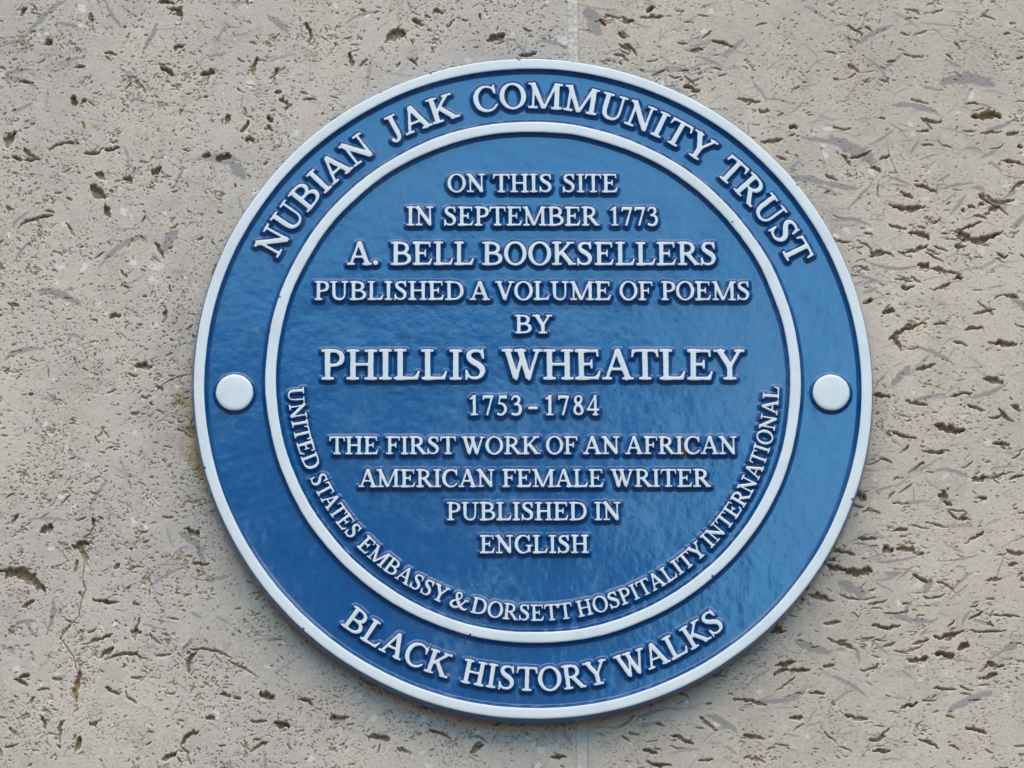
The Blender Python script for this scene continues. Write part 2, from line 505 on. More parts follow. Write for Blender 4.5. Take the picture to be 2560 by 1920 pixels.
# --- the right-hand stone
for h in [(2464, 301, 78, 22, -4, 0), (2209, 408, 32, 10, -28, 0), (2305, 340, 36, 9, -4, -2), (2316, 322, 46, 6, 46, 0),
          (2533, 421, 64, 11, 12, 3), (2552, 381, 17, 16, 0, 0), (2315, 487, 66, 11, 20, 3), (2264, 504, 40, 13, 22, 0),
          (2264, 536, 88, 15, 2, -14), (2475, 522, 76, 12, 35, -3), (2515, 520, 50, 9, -8, -3), (2192, 497, 46, 6, 90, 0),
          (2299, 606, 60, 14, 16, 8), (2423, 584, 68, 10, -20, -3), (2449, 612, 118, 19, -8, -14), (2405, 606, 40, 18, 20, 0),
          (2284, 643, 78, 11, -20, -5), (2209, 652, 52, 8, 16, 4), (2397, 635, 32, 13, 8, 0), (2503, 659, 28, 14, 22, 0),
          (2308, 685, 28, 18, 8, 0), (2334, 662, 58, 7, 30, 0), (2330, 648, 40, 7, 28, 0), (2350, 640, 40, 7, 22, 0),
          (2256, 720, 48, 7, 6, 0), (2267, 737, 38, 14, -10, 0), (2377, 702, 58, 8, 5, 4), (2394, 714, 22, 18, 0, 0),
          (2354, 737, 54, 11, -20, 0), (2156, 690, 36, 9, 22, 0), (2166, 772, 24, 14, -30, 0), (2176, 660, 16, 9, 0, 0),
          (2288, 720, 30, 8, 40, 0), (2346, 694, 40, 12, 10, 0), (2408, 543, 16, 11, 60, 0), (2428, 534, 22, 9, 24, 0),
          (2453, 528, 14, 10, 30, 0), (2243, 586, 50, 8, 15, 0), (2300, 586, 24, 7, 5, 0), (2360, 602, 22, 10, 0, 0),
          (2075, 460, 40, 8, 30, 0), (1502, 58, 34, 16, 28, 0), (1565, 55, 32, 10, -5, 0), (1550, 92, 24, 11, 40, 0),
          (1572, 128, 44, 10, 42, 4), (1735, 130, 42, 9, -8, 3), (1760, 92, 36, 8, -35, 0), (1726, 232, 44, 14, 16, 0),
          (1640, 190, 44, 6, -24, 0), (1720, 210, 44, 6, 40, 0), (1545, 165, 14, 6, 50, 0), (1620, 25, 30, 16, -30, 0),
          (1980, 330, 26, 14, -20, 0), (2148, 1262, 30, 22, 30, 0), (2447, 1217, 46, 14, -8, 0), (2490, 1212, 50, 8, -18, -3),
          (2542, 1211, 34, 13, -12, 0), (2360, 1258, 28, 22, 20, 0), (2368, 1276, 18, 14, 30, 0), (2406, 1316, 30, 12, 4, 0),
          (2455, 1265, 32, 16, 10, 0), (2345, 1332, 48, 7, 16, 2), (2247, 1343, 48, 11, -10, 0), (2166, 1365, 50, 10, 0, 0),
          (2215, 1389, 32, 18, 10, 0), (2371, 1599, 78, 15, -14, -9), (2470, 1590, 98, 8, 0, -4), (2377, 1573, 30, 6, -45, 0),
          (2406, 1625, 34, 25, -35, 0), (2360, 1648, 50, 20, 14, 0), (2296, 1660, 50, 15, -4, 0), (2218, 1579, 64, 10, 0, -5),
          (2188, 1576, 18, 13, 0, 0), (2076, 1569, 46, 10, -8, 0), (2299, 1617, 50, 9, -14, 0), (2050, 1507, 72, 15, 18, -4),
          (2140, 1510, 90, 9, 4, -8), (1937, 1585, 44, 28, 10, 0), (2296, 1460, 44, 14, 32, 0), (2527, 1553, 40, 9, 4, 0),
          (2533, 1428, 26, 8, -8, 3), (2070, 1674, 34, 11, -12, 0), (2435, 1362, 64, 10, -32, 0), (2140, 1444, 80, 26, 2, -4),
          (2090, 1434, 80, 14, 14, -5), (2105, 1397, 64, 14, 14, 0), (2075, 1415, 26, 11, 12, 0), (2298, 1336, 50, 7, 12, 0),
          (2260, 1242, 44, 6, -38, 0), (2160, 1296, 30, 6, -28, 0), (2250, 1278, 50, 6, 8, 0), (2335, 1506, 60, 7, -6, -8),
          (2192, 1520, 50, 7, -12, 0), (2238, 1546, 66, 6, -6, -4), (2440, 1552, 44, 9, -28, 0), (2502, 1552, 40, 7, 0, 0),
          (2300, 1402, 20, 10, -10, 0), (2372, 1091, 84, 20, 14, -4), (2482, 972, 54, 22, 18, 0), (2511, 880, 62, 18, 4, 0),
          (2264, 846, 110, 12, -24, 6), (2240, 880, 50, 16, 60, 0), (2310, 940, 50, 14, -12, 0), (2200, 1010, 44, 11, 10, 0),
          (2290, 1030, 60, 10, 8, 0), (2440, 1040, 50, 12, 20, 0), (2260, 1110, 64, 12, 12, -5), (2330, 1150, 50, 10, 0, 0),
          (2500, 1130, 50, 13, 10, 0), (2210, 1170, 40, 9, 20, 0), (2540, 1040, 36, 12, 40, 0), (2400, 880, 40, 9, 20, 0),
          (2350, 830, 36, 9, 0, 0), (2460, 800, 60, 9, -10, 0), (2530, 760, 40, 10, 14, 0), (2220, 800, 30, 16, -20, 0),
          (1960, 1670, 50, 16, -14, 0), (1870, 1760, 90, 11, 10, 5), (1880, 1846, 60, 12, 14, 0), (1985, 1800, 40, 14, -10, 0),
          (2040, 1740, 40, 10, 6, 0), (2140, 1800, 60, 11, 14, -4), (2270, 1770, 50, 12, -12, 0), (2360, 1730, 60, 10, 8, 0),
          (2470, 1700, 50, 12, -20, 0), (2440, 1830, 60, 11, 12, 0), (2320, 1860, 60, 10, 24, 4), (2200, 1880, 50, 10, 0, 0),
          (1700, 1850, 60, 12, 24, 0), (1620, 1880, 40, 12, 16, 0), (1760, 1900, 40, 9, -10, 0), (1560, 1850, 30, 8, 40, 0)]:
    hole(*h)
stamp(RUST, *to_mm(2222, 1359), 2.6, 2.2, 0, 0, .8, .8, .3)
for s in [(2128, 387, 140, 36, 30, 4), (2040, 362, 90, 14, 10, 3), (2010, 464, 120, 22, 8, 5), (2100, 480, 90, 16, 10, -4),
          (2146, 508, 98, 9, -47, 0), (2391, 479, 96, 9, -10, 6), (2394, 529, 74, 9, -52, 0), (2232, 684, 150, 10, 4, -16),
          (2122, 570, 110, 12, 6, 14), (2078, 500, 60, 5, 2, 0), (2225, 405, 84, 5, 75, -6), (2500, 325, 76, 11, -18, -7),
          (2476, 395, 60, 10, -30, 0), (2285, 380, 40, 9, -55, 0), (2360, 458, 38, 9, -30, 0), (2240, 330, 56, 5, 30, 0),
          (2262, 325, 46, 5, 18, 0), (2490, 430, 44, 10, 42, 0), (2535, 458, 60, 5, 8, 0), (2245, 478, 50, 6, 6, 0),
          (2248, 467, 60, 9, 22, 0), (2368, 512, 66, 5, -34, -4), (2445, 487, 38, 7, 10, 0), (2436, 560, 54, 5, -10, 4),
          (2340, 570, 66, 4, 8, 0), (2410, 614, 66, 5, -44, 0), (2372, 615, 60, 6, 10, 0), (2550, 570, 60, 16, -50, 0),
          (2550, 780, 60, 18, 40, 0), (2190, 748, 66, 6, 36, 0), (2166, 714, 70, 9, 18, 0), (2405, 658, 60, 5, 12, 8),
          (2240, 1416, 110, 9, -8, -6), (2400, 1412, 100, 7, -10, -4), (2500, 1434, 66, 6, -68, 0), (2320, 1478, 44, 22, -60, 0),
          (2400, 1470, 80, 9, -42, 3), (2395, 1495, 70, 7, -40, 0), (2130, 1486, 80, 26, 24, -6), (2268, 1533, 46, 12, -68, 5),
          (2030, 1630, 100, 22, 18, -8), (2142, 1646, 36, 12, 78, 0), (2100, 1634, 30, 10, 0, 0), (2196, 1628, 64, 7, 42, 0),
          (2310, 1590, 30, 8, -40, 0), (2500, 1640, 70, 9, -34, 0), (2260, 1448, 60, 7, -40, 0), (2230, 1448, 44, 12, 0, -4),
          (2206, 1482, 60, 5, 30, 0), (2185, 1362, 50, 9, -4, 5), (2210, 1240, 50, 6, -16, 0), (2450, 1326, 26, 8, -60, 0),
          (2520, 1660, 60, 7, -6, 10), (2530, 1625, 40, 20, -40, 0), (2455, 1568, 66, 10, 18, 0), (2282, 1260, 50, 4, 88, 0),
          (1480, 75, 60, 24, 40, 0), (1830, 122, 70, 12, -36, 0), (1745, 116, 60, 8, -12, 0), (1770, 158, 70, 9, 22, 4),
          (1805, 145, 30, 8, 20, 0), (1690, 180, 80, 9, 14, 8), (1760, 15, 40, 9, -20, 0), (1465, 80, 40, 10, 14, 0),
          (2193, 180, 100, 8, 50, 12), (2230, 160, 80, 10, -40, 0), (2330, 230, 60, 8, 10, 0), (2120, 110, 60, 8, 60, 0)]:
    shell(*s)

for s in [(300, 640, 150, 16, -35, 16), (150, 760, 120, 22, 20, 10), (420, 620, 70, 26, -60, 4), (60, 900, 110, 14, -15, 12), (2290, 280, 130, 18, 12, 14), (2420, 210, 150, 34, 4, 22), (2180, 90, 120, 14, -30, 8),
          (2470, 1000, 110, 14, -20, -8), (2330, 905, 130, 12, 24, 10), (2250, 960, 70, 24, -50, 0), (2380, 1200, 90, 12, 14, 8), (2280, 1560, 120, 16, 10, -10), (2420, 1760, 130, 22, -24, 8), (2120, 1720, 110, 12, 30, 6),
          (1960, 1750, 120, 16, -16, -10), (1800, 1810, 90, 20, 30, 4), (1620, 1790, 80, 10, -20, 6), (900, 40, 100, 10, -20, 8), (560, 1000, 10, 8, 0, 0), (240, 1260, 90, 10, -60, 6), (690, 60, 70, 20, 40, 4)]:
    shell(*s)

# --- the thousands of lesser ones, scattered the way each bed of stone lies
JX0, JX1 = 29.5, 37.0


def in_view(x, z):
    return (x * x + z * z) > 205 ** 2


def scatter(n, x_lo, x_hi, fn, clustered=0.0):
    k = 0
    while k < n:
        x, z = random.uniform(x_lo, x_hi), random.uniform(Z0, Z1)
        if not in_view(x, z):
            k += 1
            continue
        if clustered:
            c = CL[int((x - X0) / G), int((z - Z0) / G)]
            if random.random() > sstep(.36, .62, c) * clustered + (1 - clustered):
                continue
        fn(x, z)
        k += 1


def fleck(lo, hi, angf):
    def f(x, z):
        L = random.uniform(lo, hi) * random.choice((.7, 1, 1, 1.6))
        W = min(L * random.uniform(.3, .65), 1.5)
        stamp(PIT, x, z, L, max(W, .85), angf(), random.uniform(-.3, .3), random.uniform(.6, 1.5), .6, .3)
    return f


def sliver(l0, l1, w0, w1, angf, bend=.12, pale=.35):
    def f(x, z):
        L = random.uniform(l0, l1)
        W = random.uniform(w0, w1)
        a, c = angf(), random.uniform(-bend, bend) * L
        stamp(PIT, x, z, L, W, a, c, min(.7 + W * random.uniform(.4, 1.0), 4.5), random.uniform(.4, .9), .4, .6, .3, random.uniform(0, .7))
        stamp(PALE, x, z, L + 2, W + 2, a, c, pale * random.random(), .6, .5)
    return f


def crumb(angf, n, spread):
    def f(x, z):
        a = angf()
        for _ in range(n):
            u, v = random.gauss(0, spread), random.gauss(0, spread * .5)
            ca, sa = math.cos(math.radians(a)), math.sin(math.radians(a))
            L = random.uniform(1.0, 4.2)
            stamp(PIT, x + u * ca - v * sa, z + u * sa + v * ca, L, random.uniform(.8, 1.7), a + random.gauss(0, 40),
                  random.uniform(-.6, .6), random.uniform(.5, 1.5), .55, .4, .6, .3)
        stamp(PALE, x, z, spread * 4, spread * 2.4, a, 0, .35, .9, .6)
        stamp(STAIN, x, z, spread * 3, spread * 1.8, a, 0, random.uniform(.1, .5), 1.0, .8)
    return f


def shells(l0, l1, w0, w1, angf, v0=.5, v1=1.0):
    def f(x, z):
        L = random.uniform(l0, l1)
        stamp(SHELL, x, z, L, random.uniform(w0, w1), angf(), random.uniform(-.12, .12) * L, random.uniform(v0, v1), .3, .25, .6)
    return f


def blob(x, z):
    r = random.uniform(2.0, 7.5)
    stamp(PALE, x, z, r, r * random.uniform(.6, 1), random.uniform(0, 180), 0, random.uniform(.55, 1.0), .5, .4)


LA = lambda: random.choice((random.gauss(-15, 30), random.uniform(-90, 90)))
RA = lambda: random.gauss(-6, 22)
RB = lambda: random.gauss(2, 30)
scatter(15000, X0, JX0, fleck(.9, 2.4, LA), .75)
scatter(620, X0, JX0, sliver(3.0, 8, 1.0, 2.4, LA), .4)
scatter(90, X0, JX0, sliver(7, 13, 2.0, 4.2, LA), 0)
scatter(190, X0, JX0, crumb(LA, 18, 3.6), .6)
scatter(160, X0, JX0, shells(9, 24, 1.4, 3.2, LA), 0)
scatter(460, X0, JX0, shells(5, 16, .9, 1.7, LA, .5, 1), 0)
scatter(260, X0, JX0, blob, 0)
scatter(3200, JX1, X1, fleck(.9, 2.8, RA), .7)
scatter(430, JX1, X1, sliver(4.5, 12, 1.0, 2.3, RA, .14), .5)
scatter(130, JX1, X1, sliver(9, 19, 2.0, 4.6, RA, .14), .3)
scatter(85, JX1, X1, crumb(RA, 14, 4.2), .5)
scatter(260, JX1, X1, shells(10, 28, 1.3, 3.2, RB), 0)
scatter(620, JX1, X1, shells(6, 20, .9, 1.8, RB, .5, 1), 0)
scatter(150, JX1, X1, blob, 0)
# rain-washed brown stain spreading from behind the plaque's left side
for q in [(455, 1010, 36, 30), (470, 1060, 34, 60), (486, 1120, 36, 70), (497, 1180, 34, 60), (440, 1030, 30, 40), (478, 950, 16, 60), (512, 1220, 30, 50), (470, 1100, 50, 110), (462, 1045, 60, 50), (492, 1160, 44, 90)]:
    stamp(STAIN, *to_mm(q[0], q[1]), q[3] * K * 1.5, q[2] * K * 1.5, 90, 0, .95, 1.0, 1.0)
for q in [(663, 110, 3.2), (236, 330, 3.0), (230, 322, 2.0), (160, 385, 2.6), (505, 60, 1.6), (90, 260, 1.8), (395, 505, 1.6), (330, 870, 2.0)]:
    stamp(RUST, *to_mm(q[0], q[1]), q[2], q[2] * .8, 30, 0, 1.0, .4, .3)

STAIN *= .25 + .75 * sstep(.30, .62, .55 * vnoise(GX, GZ, 6.5, 14) + .45 * vnoise(GX, GZ, 2.2, 15))
DEPTH = PIT * (0.85 + 0.3 * vnoise(GX, GZ, 1.1, 8))
SURF = (vnoise(GX, GZ, 60.0, 9) - .5) * .5 + (vnoise(GX, GZ, 7.0, 10) - .5) * .22 + (vnoise(GX, GZ, 1.4, 11) - .5) * .14 + SHELL * .06
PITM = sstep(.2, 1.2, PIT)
wall = thing('stone_wall', 'wall of pitted shelly limestone, two pale blocks with a mortar joint behind the plaque', 'wall')


def block(name, i0, i1, side, mat, label):
    ext = np.cumsum(12.0 * 1.28 ** np.arange(22))          # the block carries on well past the picture
    xs = gx[i0:i1]
    nl, nr = (22, 0) if side < 0 else (0, 22)
    if side < 0:
        xs = np.concatenate((xs[0] - ext[::-1], xs))
    else:
        xs = np.concatenate((xs, xs[-1] + ext))
    zs = np.concatenate((gz[0] - ext[::-1], gz, gz[-1] + ext))
    A, B = np.meshgrid(xs, zs, indexing='ij')

    def pad(f):
        return np.pad(f[i0:i1], ((nl, nr), (22, 22)), mode='constant')
    y = pad(DEPTH) - pad(SURF)
    # arris: the edge along the joint is slightly worn
    jd = (xs[-1] - xs) if side < 0 else (xs - xs[0])
    y = y + np.exp(-jd / 0.7)[:, None] * (0.8 + .8 * vnoise(A, B, 5.0, 12))
    V = np.stack((A, y, B), -1).reshape(-1, 3)
    n, mz = A.shape
    idx = np.arange(n * mz).reshape(n, mz)
    quad = np.stack((idx[:-1, :-1], idx[1:, :-1], idx[1:, 1:], idx[:-1, 1:]), -1).reshape(-1, 4)
    cxm = .25 * (A[:-1, :-1] + A[1:, :-1] + A[1:, 1:] + A[:-1, 1:])
    czm = .25 * (B[:-1, :-1] + B[1:, :-1] + B[1:, 1:] + B[:-1, 1:])
    keep = ((cxm ** 2 + czm ** 2) > 200 ** 2).ravel()        # stone covered by the plaque's mounting boss
    quad = quad[keep]
    used = np.unique(quad)
    remap = np.full(n * mz, -1, np.int32)
    remap[used] = np.arange(len(used))
    quad = remap[quad]
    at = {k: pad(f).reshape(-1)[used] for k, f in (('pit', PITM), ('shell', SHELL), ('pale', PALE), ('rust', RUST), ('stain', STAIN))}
    ob = new_mesh(name, V[used], quad.ravel(), np.full(len(quad), 4), [mat], None, wall, True, at)
    ob['label'] = label
    return ob


iA = int(round((JX0 - X0) / G))
iB = int(round((JX1 - X0) / G))
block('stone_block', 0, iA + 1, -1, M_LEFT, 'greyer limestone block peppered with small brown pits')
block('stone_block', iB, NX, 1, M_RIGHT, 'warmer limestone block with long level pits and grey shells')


def mortar():
    zs = np.concatenate((np.arange(-3000, Z0, 60), np.arange(Z0, Z1, .8), np.arange(Z1, 3000, 60)))
    xs = np.linspace(JX0 - 1.0, JX1 + 1.0, 20)
    A, B = np.meshgrid(xs, zs, indexing='ij')
    y = .85 + (vnoise(A, B, 2.2, 13) - .5) * .7 + (vnoise(A, B, 11, 14) - .5) * .8
    y += np.where((np.abs(A - (JX0 - 1)) < .6) | (np.abs(A - (JX1 + 1)) < .6), 3.0, 0)
    V = np.stack((A, y, B), -1).reshape(-1, 3)
    n, mz = A.shape
    idx = np.arange(n * mz).reshape(n, mz)
    quad = np.stack((idx[:-1, :-1], idx[1:, :-1], idx[1:, 1:], idx[:-1, 1:]), -1).reshape(-1, 4)
    new_mesh('mortar_joint', V, quad.ravel(), np.full(len(quad), 4), [M_MORTAR], None, wall)


mortar()

# ------------------------------------------------------------------ the plaque
FIELD = -17.0                                 # y of the blue field, mm in front of the wall plane
plaque = thing('blue_plaque', 'round blue cast plaque with raised white lettering and white rings fixed to the stone wall', 'plaque')


def lathe(name, prof, mats, midx, cx=0.0, cz=0.0, seg=512, wob=0.0, seed=1, scale_z=1.0):
    """prof: list of (radius, y) from outside in; midx: material of each band"""
    th = np.arange(seg) / seg * 2 * np.pi
    ring_noise = (vnoise(np.cos(th) * 60 + 200, np.sin(th) * 60 + 200, 9.0, seed) - .5) + .6 * (vnoise(np.cos(th) * 60, np.sin(th) * 60, 30.0, seed + 1) - .5)
    V, F, mi, cnt = [], [], [], []
    for j, (r, y) in enumerate(prof):
        edge_noise = (vnoise(np.cos(th) * 90 + 200, np.sin(th) * 90 + 300, 14.0, seed + (2 if j < len(prof) / 2 else 4)) - .5) + .35 * (vnoise(np.cos(th) * 250 + 400, np.sin(th) * 250 + 500, 4.0, seed + 5) - .5)
        w = wob * (.7 * ring_noise + .9 * edge_noise) * (1 if r > 1 else 0)
        V.append(np.stack((cx + (r + w) * np.cos(th), np.full(seg, y), cz + (r + w) * np.sin(th)), -1))
    V = np.concatenate(V)
    a = np.arange(seg)
    bnx = (a + 1) % seg
    for j in range(len(prof) - 1):
        q = np.stack((j * seg + a, j * seg + bnx, (j + 1) * seg + bnx, (j + 1) * seg + a), -1)
        F.append(q)
        mi += [midx[j]] * seg
    F = np.concatenate(F)
    return new_mesh(name, V, F.ravel(), np.full(len(F), 4), mats, mi, plaque)


RIM_H, RING_H = 4.3, 4.2
# casting: mounting boss, back, lip, and the flat field
back = [(185, 2.0), (185, -6.0), (249.6, -6.5), (251.9, -7.5), (252.1, -10.0), (251.7, -13.0), (251.0, -15.5), (249.5, -17.0), (240.0, FIELD), (200, FIELD), (100, FIELD), (40, FIELD), (.01, FIELD)]
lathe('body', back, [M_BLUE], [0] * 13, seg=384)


def band(name, r_out, r_in, h, cx, cz, skirt_out, skirt_in, wob, seed, outer_cut=False):
    top = FIELD - h
    P, mi = [], []
    if outer_cut:                              # rim: its outer side is the edge of the casting
        for r, y in ((251.85, -12.0), (251.2, -15.0), (250.5, top + 1.1)):
            P.append((r, y))
    else:
        for k in range(9):
            s = 1 - k / 8
            P.append((r_out + skirt_out * s, FIELD + .05 - (h - .45) * (1 - s) ** 1.9))
    nb = len(P)
    P += [(r_out, top + .45), (r_out - .25, top + .18), (r_out - .8, top + .03), (r_out - 2.2, top), (r_in + 2.2, top), (r_in + .8, top + .03), (r_in + .25, top + .18), (r_in, top + .45)]
    if outer_cut is False:
        P.pop(nb)
        nb -= 1
    wt_end = len(P) - 1
    for k in range(1, 9):
        s = k / 8
        P.append((r_in - skirt_in * s, FIELD + .05 - (h - .45) * (1 - s) ** 1.9))
    for j in range(len(P) - 1):
        mi.append(1 if nb <= j < wt_end else 0)
    return lathe(name, P, [M_BLUE, M_WHITE], mi, cx, cz, 720, wob, seed)


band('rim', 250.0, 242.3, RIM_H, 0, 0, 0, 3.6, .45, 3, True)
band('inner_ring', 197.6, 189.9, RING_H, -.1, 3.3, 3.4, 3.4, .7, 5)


def cap(cx, cz):
    P, mi = [], []
    h = 3.9
    for k in range(9):
        s = 1 - k / 8
        P.append((13.65 + 3.0 * s, FIELD + .05 - (h - .9) * (1 - s) ** 1.9))
    nb = len(P) - 1
    P += [(13.3, FIELD - h + .45), (12.4, FIELD - h + .1), (10.5, FIELD - h), (5, FIELD - h - .12), (.01, FIELD - h - .15)]
    for j in range(len(P) - 1):
        mi.append(1 if j >= nb else 0)
    lathe('fixing_cap', P, [M_BLUE, M_WHITE], mi, cx, cz, 96, .25, 7)


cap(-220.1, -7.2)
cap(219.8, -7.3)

# ------------------------------------------------------------------ letterforms (drawn here, cap height = 1)
ST, HR, SF = .160, .074, .062                  # stem, hairline, serif thickness


def bez(p0, p1, p2, p3, n=10):
    t = np.linspace(0, 1, n)[:, None]
    p0, p1, p2, p3 = map(np.array, (p0, p1, p2, p3))
    return ((1 - t) ** 3 * p0 + 3 * (1 - t) ** 2 * t * p1 + 3 * (1 - t) * t * t * p2 + t ** 3 * p3).tolist()


def catmull(P, n=8):
    P = np.array(P, float)
    Q = np.vstack((2 * P[0] - P[1], P, 2 * P[-1] - P[-2]))
    out = []
    for i in range(1, len(Q) - 2):
        for t in np.linspace(0, 1, n, endpoint=False):
            a, b, c, d = Q[i - 1], Q[i], Q[i + 1], Q[i + 2]
            out.append(.5 * ((2 * b) + (c - a) * t + (2 * a - 5 * b + 4 * c - d) * t * t + (3 * b - a - 3 * c + d) * t ** 3))
    out.append(Q[-2])
    return [tuple(o) for o in out]


def box(x0, y0, x1, y1):
    return ('poly', [(x0, y0), (x1, y0), (x1, y1), (x0, y1)])


def bar(p, q, w0, w1=None):
    w1 = w0 if w1 is None else w1
    d = np.array(q, float) - np.array(p, float)
    n = np.array((-d[1], d[0])) / np.hypot(*d)
    p, q = np.array(p, float), np.array(q, float)
    return ('poly', [tuple(p + n * w0 / 2), tuple(p - n * w0 / 2), tuple(q - n * w1 / 2), tuple(q + n * w1 / 2)])


def serif(x, y, half=.19, right=None):
    r = half if right is None else right
    y0 = y if y < .5 else y - SF
    return box(x - half, y0, x + r, y0 + SF)


def stem(x, w=ST, y0=0., y1=1., s0=True, s1=True, half=None):
    h = (w / 2 + .115) if half is None else half
    out = [box(x - w / 2, y0, x + w / 2, y1)]
    if s0:
        out.append(serif(x, y0, h))
    if s1:
        out.append(serif(x, y1, h))
    return out


def ell(cx, cy, rx, ry, n=56):
    t = np.linspace(0, 2 * np.pi, n, endpoint=False)
    return [(cx + rx * math.cos(a), cy + ry * math.sin(a)) for a in t]


def bowl(x, xr, y0, y1, ti=.150, th=HR, xin=None, xs=.40):
    """half bowl from x to xr, between y0 and y1: outer and inner contour (even-odd)"""
    ym, h = (y0 + y1) / 2, (y1 - y0) / 2
    k = .62
    outer = [(x, y1)] + bez((x + (xr - x) * xs, y1), (x + (xr - x) * (xs + (1 - xs) * k), y1), (xr, ym + h * k), (xr, ym)) \
        + bez((xr, ym), (xr, ym - h * k), (x + (xr - x) * (xs + (1 - xs) * k), y0), (x + (xr - x) * xs, y0)) + [(x, y0)]
    xi, xri, yi0, yi1 = (x + .05 if xin is None else xin), xr - ti, y0 + th, y1 - th
    hi = (yi1 - yi0) / 2
    inner = [(xi, yi1)] + bez((xi + (xri - xi) * xs, yi1), (xi + (xri - xi) * (xs + (1 - xs) * k), yi1), (xri, ym + hi * k), (xri, ym)) \
        + bez((xri, ym), (xri, ym - hi * k), (xi + (xri - xi) * (xs + (1 - xs) * k), yi0), (xi + (xri - xi) * xs, yi0)) + [(xi, yi0)]
    return ('eo', [outer, inner])


def spine(P, n=8):
    return ('spine', catmull(P, n))


def arc_spine(cx, cy, rx, ry, a0, a1, wf, n=40):
    out = []
    for t in np.linspace(0, 1, n):
        a = math.radians(a0 + (a1 - a0) * t)
        out.append((cx + rx * math.cos(a), cy + ry * math.sin(a), wf(t, a)))
    return ('spine', out)


